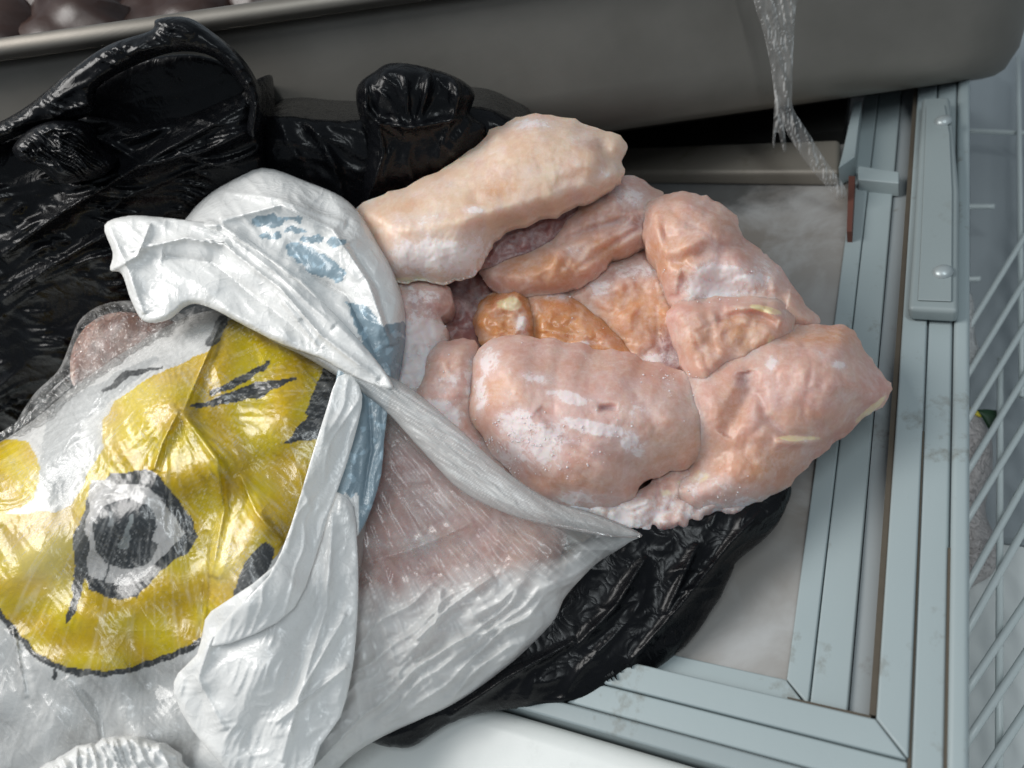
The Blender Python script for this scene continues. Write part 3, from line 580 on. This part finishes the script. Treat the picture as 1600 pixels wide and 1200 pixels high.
chicken([(736, 602), (744, 560), (772, 534), (812, 525), (870, 534), (930, 545), (990, 560), (1050, 578), (1096, 604), (1120, 645), (1112, 692), (1078, 724), (1036, 738), (1004, 752), (985, 780), (950, 792), (900, 790), (850, 775), (808, 745), (778, 712), (752, 676), (734, 640)], 'large smooth pink chicken fillet streaked with frost, in front of the pile', MEAT, .002, .034, 100, .05, .003, 90, 30, flat=.35,
        cr=[([(840, 640), (900, 690), (1000, 735)], 12, -.003), ([(935, 638), (965, 636)], 5, -.004), ([(760, 690), (830, 740), (900, 780)], 12, -.004)], bumps=[(780, 575, 50, 40, .004)],
        fr=[(765, 565, 18, 28, .72), (750, 615, 12, 26, .75), (840, 590, 26, 10, .5, 15), (890, 622, 32, 10, .8, 15), (930, 668, 60, 12, .9, 12), (985, 695, 30, 16, .7, 30), (810, 665, 34, 32, .72), (850, 690, 44, 36, .78), (800, 700, 28, 32, .66), (1000, 640, 60, 30, .35), (900, 780, 70, 14, .45), (960, 640, 110, 60, .22)], org=[(785, 610, 44, 28, .7), (1060, 690, 60, 40, .5), (900, 750, 80, 24, .45), (960, 570, 80, 14, .35)], pur=[(948, 638, 14, 4, .8, 10), (800, 730, 30, 12, .4, 35)], grow=0.03)
chicken([(470, 640), (540, 610), (620, 640), (700, 700), (790, 760), (880, 815), (860, 900), (760, 960), (620, 980), (480, 980)], 'pink chicken seen through the stretched clear film below the rolled bag', MEATK, -.016, .02, 60, .1, .005, 50, 33, fr=[(640, 850, 90, 20, .5), (700, 780, 60, 40, .3)], pur=[(640, 740, 30, 60, .5), (660, 800, 40, 20, .4)], org=[(720, 780, 40, 20, .4)], fuse=False)
chicken([(440, 900), (600, 860), (760, 850), (900, 850), (960, 850), (880, 930), (800, 1010), (700, 1080), (600, 1140), (520, 1230), (400, 1260), (380, 1000)], 'pale chicken bulk showing dimly inside the clear bag at its lower side', MEATP, -.036, .03, 90, .12, .005, 60, 35, fr=[(700, 960, 200, 130, .55)], fuse=False)
build_chicken()
# frost crumbs that have fallen between the pieces
rng = np.random.default_rng(4); CV = []; CF = []
oct_ = np.array([(1, 0, 0), (-1, 0, 0), (0, 1, 0), (0, -1, 0), (0, 0, 1), (0, 0, -1)], float)
of = np.array([(0, 2, 4), (2, 1, 4), (1, 3, 4), (3, 0, 4), (2, 0, 5), (1, 2, 5), (3, 1, 5), (0, 3, 5)])
bpy.context.view_layer.update(); dg = bpy.context.evaluated_depsgraph_get()
for (cx, cy, sx, sy, n) in ((800, 690, 40, 34, 420), (850, 700, 60, 30, 330), (1060, 590, 45, 16, 90), (940, 660, 70, 16, 80), (700, 660, 40, 36, 110), (650, 560, 36, 60, 120), (1100, 765, 60, 18, 80), (1130, 440, 50, 22, 90), (890, 800, 90, 12, 90), (880, 500, 80, 40, 70), (990, 430, 40, 14, 60), (780, 470, 30, 16, 30)):
    for _ in range(n):
        px, py = cx+sx*rng.normal()*.8, cy+sy*rng.normal()*.8
        if perlin(np.array([px/22.]), np.array([py/22.]), 77)[0] < .05: continue
        hit, loc, nrm, fi, ob, mt = sc.ray_cast(dg, Vector(CAM), Vector(rays(px, py)).normalized())
        if hit and ob.name.startswith('chicken'):
            s = .00025+.0006*rng.random()**4
            rot = np.linalg.qr(rng.normal(size=(3, 3)))[0]
            CF.append(of+len(CV)*6); CV.append((oct_*rng.uniform(.6, 1.3, (6, 1))*s)@rot.T+np.array(loc)+np.array(nrm)*s*.3)
tag(mesh('frost_crumbs', np.concatenate(CV), np.concatenate(CF), ICE, None, smooth=False), 'loose white frost crumbs scattered over the frozen chicken', 'frost', kind='stuff')

# ------------------------------------------------------------------ white printed bag
Wc, Yc, Kc, Bc = np.array([.86, .855, .84]), np.array([.90, .68, .008]), np.array([.045, .05, .055]), np.array([.26, .35, .41])
Gc = np.array([.70, .68, .67])
yellow = smooth_poly([(-90, 740), (-40, 700), (0, 690), (40, 690), (62, 730), (50, 780), (10, 800), (60, 800), (110, 790), (135, 745), (160, 700), (160, 660), (185, 625), (240, 588), (300, 560), (330, 545), (345, 510), (390, 495), (430, 520), (500, 565), (522, 600), (520, 650), (500, 720), (470, 800), (430, 870), (385, 920), (345, 965), (310, 1002), (230, 1036), (150, 1050), (90, 1040), (40, 1005), (0, 955), (-50, 890), (-90, 810)], 4)
dark_poly = np.array([(172, 742), (238, 734), (268, 765), (300, 812), (310, 840), (296, 862), (262, 884), (222, 922), (214, 935), (180, 936), (140, 922), (132, 905), (118, 960), (103, 975), (112, 930), (116, 880), (114, 840), (134, 790), (140, 770)], float)
light_poly = np.array([(140, 750), (172, 750), (185, 756), (232, 760), (262, 795), (290, 832), (262, 862), (222, 900), (214, 915), (165, 910), (136, 900), (138, 850), (132, 828), (140, 790)], float)
def print_body(x, y, d):
    wx = x+4*perlin(x/22, y/22, 3); wy = y+4*perlin(x/22, y/22, 8)
    c = np.tile(Wc, (len(x), 1)); ins = inside(wx, wy, yellow)
    ed, _, _, _ = segdist(wx, wy, yellow, True)
    c[(ed < 7) & (wy > 930) & (wx < 345)] = Kc
    vy = (.72+.28*np.clip(.5+1.3*perlin(x/60, y/60, 33), 0, 1))[:, None]*np.array([1, .93, .6]); vv = np.clip(.5+1.6*perlin(x/60, y/60, 33), 0, 1)[:, None]
    yy = Yc*(vv+(1-vv)*np.array([.92, .80, .9])); m_ = ins & ~((ed < 3) & (wy > 930)); c[m_] = yy[m_]
    gs = stroke(wx, wy, [(240, 560), (170, 610), (100, 650), (90, 740)], [6, 16, 26, 30]); c[gs & ~ins] = np.array([.60, .61, .61])
    for pts, wd in (([(298, 637), (345, 625), (400, 610), (462, 591)], [2, 7, 12, 2]), ([(330, 615), (365, 600), (420, 568)], [4, 6, 3]), ([(520, 585), (512, 630), (495, 665), (448, 690)], [18, 28, 22, 2]), ([(415, 860), (400, 890), (370, 925)], [12, 22, 6]), ([(348, 502), (340, 520), (330, 535)], [9, 8, 8]), ([(250, 575), (200, 585), (160, 612)], [2, 5, 3]), ([(84, 1050), (85, 1058)], [3, 4])):
        c[stroke(wx, wy, pts, wd)] = Kc
    c[inside(wx, wy, dark_poly)] = Kc; c[inside(wx, wy, light_poly)] = Gc
    c[np.hypot((wx-197)/53, (wy-834)/55) < 1] = Kc*1.4
    c[stroke(wx, wy, [(206, 806), (200, 830), (194, 850)], [4, 3, 9])] = np.array([.42, .45, .45]); c[stroke(wx, wy, [(176, 802), (172, 820)], [3, 4])] = np.array([.3, .32, .33])
    c[stroke(wx, wy, [(176, 868), (168, 895), (160, 920)], [1, 1.5, 1.5])] = Kc*2
    c[inside(wx, wy, np.array([(245, 810), (262, 800), (288, 832), (262, 858), (238, 845)], float))] = Gc*1.05
    return np.c_[c, np.ones(len(x))]
def white(x, y, d): return np.c_[np.tile(Wc, (len(x), 1)), np.ones(len(x))]
BODY = [(-200, 860), (-150, 770), (-70, 710), (0, 690), (60, 650), (120, 600), (200, 545), (270, 505), (330, 485), (400, 490), (470, 520), (540, 565), (580, 600), (606, 650), (596, 740), (575, 830), (560, 950), (552, 1040), (540, 1120), (520, 1200), (490, 1290), (200, 1330), (-60, 1320), (-170, 1180), (-210, 1000)]
def radial(x, y, cx, cy, k, s, lo=.0):
    th = np.arctan2(y-cy, x-cx); r = np.hypot(x-cx, y-cy)
    return ridge(th*k, r/260, s)
def body_front(x, y, d, p):
    h = .010*p*fbm(x/170, y/170, 41, 2)
    h = h+.0034*p*crumple(x, y, 130, 42, -35, 2.4)+.0016*p*folds(x, y, 62, 80, 43, 9)*np.clip(.5+perlin(x/90, y/90, 47), 0, 1)
    h = h+.0010*p*radial(x, y, 270, 640, 7, 45)*np.exp(-np.hypot(x-270, y-640)/170)
    for c in (([(285, 645), (340, 720), (350, 800), (330, 900)], 8, .005), ([(285, 645), (330, 540), (345, 500)], 6, .006), ([(325, 830), (318, 950), (312, 1000)], 7, -.003), ([(280, 640), (255, 690), (240, 735)], 6, .005), ([(375, 740), (400, 800), (440, 850)], 7, .004), ([(20, 980), (40, 1090)], 6, .003), ([(100, 1060), (150, 1130), (160, 1200)], 9, .004)): h = h+crease(x, y, *c)
    return h*np.clip(d/10, 0, 1)
BP = smooth_poly(BODY, 5)
def body_h(x, y):
    d = segdist(x, y, BP, True)[0]*inside(x, y, BP); p = prof(d/230.)
    return .055*p+body_front(x, y, d, p)
wbag = thing('white_printed_bag', P(250, 900, .0), 'white plastic bag with yellow and black print, rolled open around the frozen chicken', 'bag')
patch('bag_body', BODY, BAG, wbag, off=-.006, T=.055, Rr=230, TB=.16, res=2.2, front=body_front, masks={'print': print_body})
# rolled lip
def lip_print(x, y, d):
    c = np.tile(Wc, (len(x), 1)); wx = x+5*perlin(x/14, y/14, 61); wy = y+5*perlin(x/14, y/14, 62); n = perlin(x/12, y/12, 63)
    for a in ((418, 346, 24, 11), (456, 343, 14, 4), (416, 368, 9, 5), (432, 366, 9, 5), (462, 360, 16, 5), (527, 379, 15, 8), (488, 374, 18, 5)):
        m = np.hypot((wx-a[0])/a[2], (wy-a[1])/a[3]) < 1; c[m] = Bc*np.where(n[m] > .25, 1.5, 1)[:, None]
    m = np.hypot(((wx-492)*.86+(wy-408)*.5)/52, (-(wx-492)*.5+(wy-408)*.86)/17) < 1; c[m] = Bc*np.where(n[m] > .3, 1.6, 1.1)[:, None]
    m = inside(wx, wy, np.array([(540, 468), (575, 480), (600, 510), (632, 500), (632, 620), (600, 610), (585, 570), (560, 520)], float)); c[m] = Bc*np.where(n[m] > .35, 1.5, 1.)[:, None]
    return np.c_[c, np.ones(len(x))]
def fine(x, y, ang, s): return .0011*folds(x, y, ang, 17, s, 13, .4)*np.clip(.3+1.5*perlin(x/45, y/45, s+3), 0, 1)+.0008*folds(x, y, ang+55, 22, s+6, 9, .5)*np.clip(.1+1.5*perlin(x/40, y/40, s+4), 0, 1)
def lip_front(x, y, d, p):
    h = fine(x, y, 40, 211)+.004*p*fbm(x/90, y/90, 51, 3)+.0014*p*folds(x, y, 38, 44, 52, 8)+.0016*p*crumple(x, y, 70, 53, 38, 2.6)
    for c in (([(200, 385), (290, 370), (350, 378), (440, 450), (500, 520), (585, 590)], 9, .010), ([(270, 352), (345, 352), (400, 390), (470, 440), (560, 530)], 9, .009), ([(345, 345), (440, 320), (520, 360), (575, 440), (610, 540)], 10, .009), ([(350, 300), (430, 310), (540, 350)], 8, .005), ([(168, 350), (200, 440), (230, 500)], 8, .005), ([(440, 460), (500, 530), (560, 575)], 5, .006), ([(330, 400), (420, 470), (480, 530)], 7, -.006), ([(470, 420), (540, 460), (590, 560)], 5, -.006), ([(545, 380), (590, 450), (610, 520)], 6, -.005)): h = h+crease(x, y, *c)
    return h*np.clip(d/8, 0, 1)
patch('rolled_lip', [(240, 420), (262, 370), (288, 344), (312, 316), (350, 288), (410, 262), (480, 284), (535, 308), (565, 338), (590, 380), (612, 420), (628, 470), (630, 520), (622, 575), (612, 615), (570, 600), (500, 560), (400, 500), (300, 470)], BAG, wbag, off=.016, T=.018, Rr=60, TB=.03, res=2.2, front=lip_front, masks={'print': lip_print}, floor=False, sm=4)
def band_front(x, y, d, p):
    h = fine(x, y, 34, 221)+.003*p*fbm(x/80, y/80, 55, 2)+.0014*p*folds(x, y, 36, 50, 56, 9)+.0013*p*crumple(x, y, 80, 57, 36, 2.6)
    for c in (([(200, 392), (290, 372), (350, 382), (440, 452), (500, 522), (590, 592)], 5, .006), ([(255, 400), (330, 410), (420, 480), (500, 545)], 9, -.006), ([(170, 352), (200, 420), (225, 490)], 8, .004), ([(300, 352), (360, 372), (430, 425), (520, 510)], 6, .005), ([(440, 470), (480, 520), (500, 545)], 4, .004), ([(430, 455), (470, 500)], 3, .003), ([(235, 350), (215, 400), (178, 420)], 4, .004)): h = h+crease(x, y, *c)
    return h*np.clip(d/7, 0, 1)
patch('rolled_lip', [(163, 352), (200, 337), (250, 339), (300, 345), (350, 352), (400, 382), (470, 438), (540, 508), (592, 568), (614, 608), (560, 592), (500, 560), (440, 538), (380, 508), (330, 482), (296, 476), (262, 500), (225, 502), (205, 470), (190, 428), (172, 422), (176, 395)], BAG, wbag, off=.038, T=.003, Rr=10, TB=.002, res=2.2, front=band_front, masks={'print': white}, floor=False, sm=4)
def blue(x, y, d):
    n = perlin(x/16, y/16, 71); c = Bc*np.where(n > .4, 1.5, 1.)[:, None]; c[(y > 775+8*perlin(x/8, y*0, 4)) & (x < 560)] = Wc
    return np.c_[c, np.ones(len(x))]
def strip_base(x, y):            # lies on the bag and bridges to the film side beyond its flank
    return np.maximum(body_h(x, y)-.006, .030+.012*np.clip((560-x)/120, -.3, 1))
def strip_front(s, ang): return lambda x, y, d, p: (.0010*folds(x, y, ang, 20, s, 10)+.0007*crumple(x, y, 30, s, ang, 3))*np.clip(d/6, 0, 1)
patch('side_gusset', [(530, 560), (600, 560), (612, 600), (606, 640), (600, 690), (596, 740), (582, 790), (566, 826), (552, 840), (530, 815), (500, 820), (500, 760), (520, 680)], BAG, wbag, sm=2, off=.0, T=.0006, Rr=4, TB=.0, res=2.2, open_=True, front=lambda x, y, d, p: strip_base(x, y)+.003+strip_front(72, 100)(x, y, d, p)+crease(x, y, [(575, 600), (580, 700), (566, 790)], 5, -.004), masks={'print': blue}, floor=False)
patch('side_strip', [(528, 588), (552, 590), (566, 618), (560, 660), (540, 730), (515, 800), (490, 880), (460, 950), (400, 990), (330, 1010), (360, 960), (420, 900), (455, 820), (485, 720), (510, 640)], BAG, wbag, sm=2, off=.0, T=.0006, Rr=4, TB=.0, res=2.2, open_=True, front=lambda x, y, d, p: strip_base(x, y)+.010+strip_front(73, 108)(x, y, d, p), masks={'print': white}, floor=False)
def flap_front(x, y, d, p):
    h = 1.3*fine(x, y, 112, 231)+.0022*crumple(x, y, 110, 81, -60, 2)+.0008*folds(x, y, 105, 60, 82, 9)+.003*fbm(x/80, y/80, 83, 2)
    for c in (([(520, 800), (510, 950), (470, 1080), (440, 1190)], 7, .006), ([(540, 960), (500, 1030), (460, 1100)], 6, .005), ([(400, 920), (330, 1000), (310, 1060), (350, 1140)], 7, .005), ([(545, 1040), (480, 1090), (430, 1130)], 5, .006)): h = h+crease(x, y, *c)
    return h*np.clip(d/10, 0, 1)
patch('front_flap', [(448, 862), (480, 800), (500, 770), (530, 770), (552, 790), (558, 850), (560, 920), (556, 1000), (548, 1060), (532, 1120), (500, 1165), (470, 1230), (380, 1230), (350, 1200), (300, 1140), (272, 1085), (278, 1052), (308, 1022), (318, 980), (330, 955), (395, 912)], BAG, wbag, sm=2, off=.0, T=.0008, Rr=5, TB=.0, res=2.2, open_=True, front=lambda x, y, d, p: strip_base(x, y)+.006+.7*flap_front(x, y, d, p), masks={'print': white}, floor=False)
patch('frilled_edge', [(50, 1230), (85, 1185), (130, 1165), (180, 1152), (225, 1155), (262, 1170), (290, 1200), (300, 1230)], BAG, wbag, off=.056, T=.010, Rr=24, TB=.01, res=2.2, front=lambda x, y, d, p: (.004*crumple(x, y, 22, 91, 20)+.003*folds(x, y, 70, 14, 92))*np.clip(d/6, 0, 1), masks={'print': white}, floor=False, jit=2)

# ------------------------------------------------------------------ clear film wrap
cw = thing('clear_film_wrap', P(600, 900, .02), 'clear stretch film pulled tight over the printed bag and the chicken', 'plastic wrap')
def haze_body(x, y, d):
    st = radial(x, y, 250, 600, 26, 95); st2 = folds(x, y, 52, 7, 96, 22, .2)
    h = .0+.22*np.clip(st*2-1.1, 0, 1)+.50*np.clip(st2*2.2-1.45, 0, 1)*np.clip(.5+1.2*perlin(x/80, y/80, 94), 0, 1)
    h = h+.22*spots(x, y, [(120, 690, 120, 50, 1, -38), (90, 770, 60, 60, .6), (240, 610, 70, 26, .6, -30), (300, 520, 60, 30, .8), (240, 640, 50, 20, .5), (430, 520, 90, 18, .7, 28)])*(1+.5*perlin(x/26, y/26, 97))
    h = h+.22*spots(x, y, [(60, 860, 60, 60, 1), (360, 880, 40, 60, .6)])
    return np.stack([np.clip(h, 0, .95)]*3+[np.ones(len(x))], -1)
def film_body_front(x, y, d, p):
    return body_h(x, y)+.0016+.0022*np.clip(d/12, 0, 1)+.0008*folds(x, y, 52, 14, 98, 20, .2)*np.clip(.4+1.3*perlin(x/70, y/70, 93), 0, 1)
patch('film_over_bag', [(-190, 860), (-140, 770), (-60, 705), (0, 676), (50, 640), (100, 590), (160, 555), (230, 510), (300, 480), (360, 470), (430, 500), (500, 540), (560, 590), (560, 680), (520, 800), (470, 900), (400, 980), (330, 1080), (300, 1180), (290, 1280), (150, 1310), (-60, 1300), (-160, 1170), (-200, 1000)], FILM, cw, off=-.006, T=0., Rr=230, res=2.6, front=film_body_front, masks={'haze': haze_body}, open_=True)
def haze_fan(x, y, d):
    st = radial(x, y, 440, 500, 46, 101); th = np.arctan2(y-500, x-440)
    s2 = folds(x, y, 66, 9, 102, 26, .15)
    edge = np.clip(1-d/40, 0, 1)
    low = np.clip((y-(905-.16*(x-560)))/60+.35*perlin(x/40, y/40, 103), 0, 1)
    h = .16+.28*np.clip(st*1.6-.8, 0, 1)+.25*edge+low*(.80+.25*crumple(x, y, 60, 104, -30))
    ri = np.clip(1-np.abs(d)/60, 0, 1)*(x > 600)*(y < 860); h = h+.35*ri
    return np.stack([np.clip(h, 0, .96)]*3+[np.ones(len(x))], -1)
def fan_front(x, y, d, p):
    low = np.clip((y-(905-.16*(x-560)))/60, 0, 1)
    h = low*(1.2*fine(x, y, -35, 241)+.008*crumple(x, y, 85, 105, -30, 1.8)+.003*folds(x, y, -38, 30, 106))+.0010*radial(x, y, 440, 500, 20, 107)
    for c in (([(570, 880), (640, 860), (710, 830), (740, 815)], 8, .007), ([(650, 1000), (700, 950), (770, 900)], 6, .007), ([(620, 1040), (680, 980), (690, 920)], 6, .005), ([(790, 880), (850, 900), (880, 920)], 8, .004), ([(620, 1060), (720, 1000), (850, 960)], 7, .004)): h = h+crease(x, y, *c)
    return h*np.clip(d/10, 0, 1)
patch('film_over_chicken', [(505, 556), (560, 578), (640, 622), (720, 690), (800, 750), (880, 790), (960, 812), (1002, 836), (985, 850), (935, 880), (885, 930), (862, 975), (790, 1045), (700, 1105), (600, 1150), (545, 1185), (500, 1230), (440, 1260), (440, 1000), (470, 760), (480, 620)], FILM, cw, off=.006, T=.016, Rr=110, res=2.4, front=fan_front, masks={'haze': haze_fan}, open_=True)
def haze_roll(x, y, d):
    c0 = np.clip(d/16, 0, 1); s2 = folds(x, y, 34, 6, 112, 30, .3)
    fade = np.clip((1030-x)/260, .35, 1)
    return np.stack([np.clip((.30+.45*c0*np.clip(s2*1.6-.3, 0, 1)+.25*c0)*fade, 0, .95)]*3+[np.ones(len(x))], -1)
patch('rolled_film_edge', [(400, 505), (460, 528), (530, 552), (590, 578), (650, 612), (720, 672), (790, 735), (860, 780), (940, 806), (1004, 836), (960, 840), (880, 826), (800, 806), (720, 766), (660, 705), (600, 640), (545, 600), (480, 560), (420, 530)], FILM, cw, off=.032, T=.006, Rr=26, TB=.005, res=2.2, front=lambda x, y, d, p: (.0022*folds(x, y, 34, 9, 113, 22, .3))*p, masks={'haze': haze_roll}, floor=False)
cb = thing('clear_wrapped_bundle', P(160, 560, .08), 'pinkish bundle in crinkled clear film beside the black carrier bag', 'package')
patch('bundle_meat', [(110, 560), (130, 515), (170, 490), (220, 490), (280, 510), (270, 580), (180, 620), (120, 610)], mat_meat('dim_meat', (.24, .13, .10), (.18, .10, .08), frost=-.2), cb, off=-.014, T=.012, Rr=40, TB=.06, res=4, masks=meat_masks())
patch('bundle_film', [(20, 680), (50, 620), (90, 580), (108, 540), (125, 500), (160, 476), (205, 470), (240, 480), (300, 500), (290, 560), (200, 610), (100, 680), (50, 710)], FILMC, cb, off=.0, T=.012, Rr=40, TB=.01, res=2.4, front=lambda x, y, d, p: (.007*crumple(x, y, 26, 121, 40)+.003*crumple(x, y, 12, 122))*np.clip(d/6, .2, 1), masks={'haze': lambda x, y, d: np.stack([np.clip(.12+.2*perlin(x/18, y/18, 123)+.2*np.clip(1-d/8, 0, 1), .02, .6)]*3+[np.ones(len(x))], -1)}, open_=True)

# ------------------------------------------------------------------ torn film hanging from the tray
a0 = tw(traypix(1205, 0, -.048)); a1 = P(1312, 306, .002)
nw = np.cross(np.array([1., 0, 0]), a0-a1); nw /= np.linalg.norm(nw); nw = nw if nw@R[:, 2] > 0 else -nw
hs = thing('torn_film_strip', a1, 'torn wispy strip of clear film hanging from the steel tray to the glass', 'plastic film')
def haze_w(x, y, d): return np.stack([np.clip(.18+.75*np.clip(folds(x, y, 82, 6, 131, 20, .4)*1.8-.9, 0, 1)+.12*perlin(x/8, y/30, 132), .04, .85)]*3+[np.ones(len(x))], -1)
for ol in ([(1168, -60), (1250, -60), (1243, 20), (1240, 80), (1238, 140), (1240, 170), (1262, 205), (1290, 250), (1316, 285), (1322, 305), (1308, 312), (1290, 290), (1262, 258), (1240, 225), (1228, 205), (1212, 160), (1205, 110), (1195, 60), (1180, 10)],
           [(1212, 150), (1226, 160), (1226, 200), (1229, 235), (1222, 232), (1214, 200), (1210, 230), (1207, 222), (1209, 180)]):
    patch('film_strand', ol, FILM, hs, T=.004, Rr=14, res=2.2, plane=(a0, nw), open_=True, front=lambda x, y, d, p: .003*folds(x, y, 80, 9, 133, 14, .4)*p, masks={'haze': haze_w})
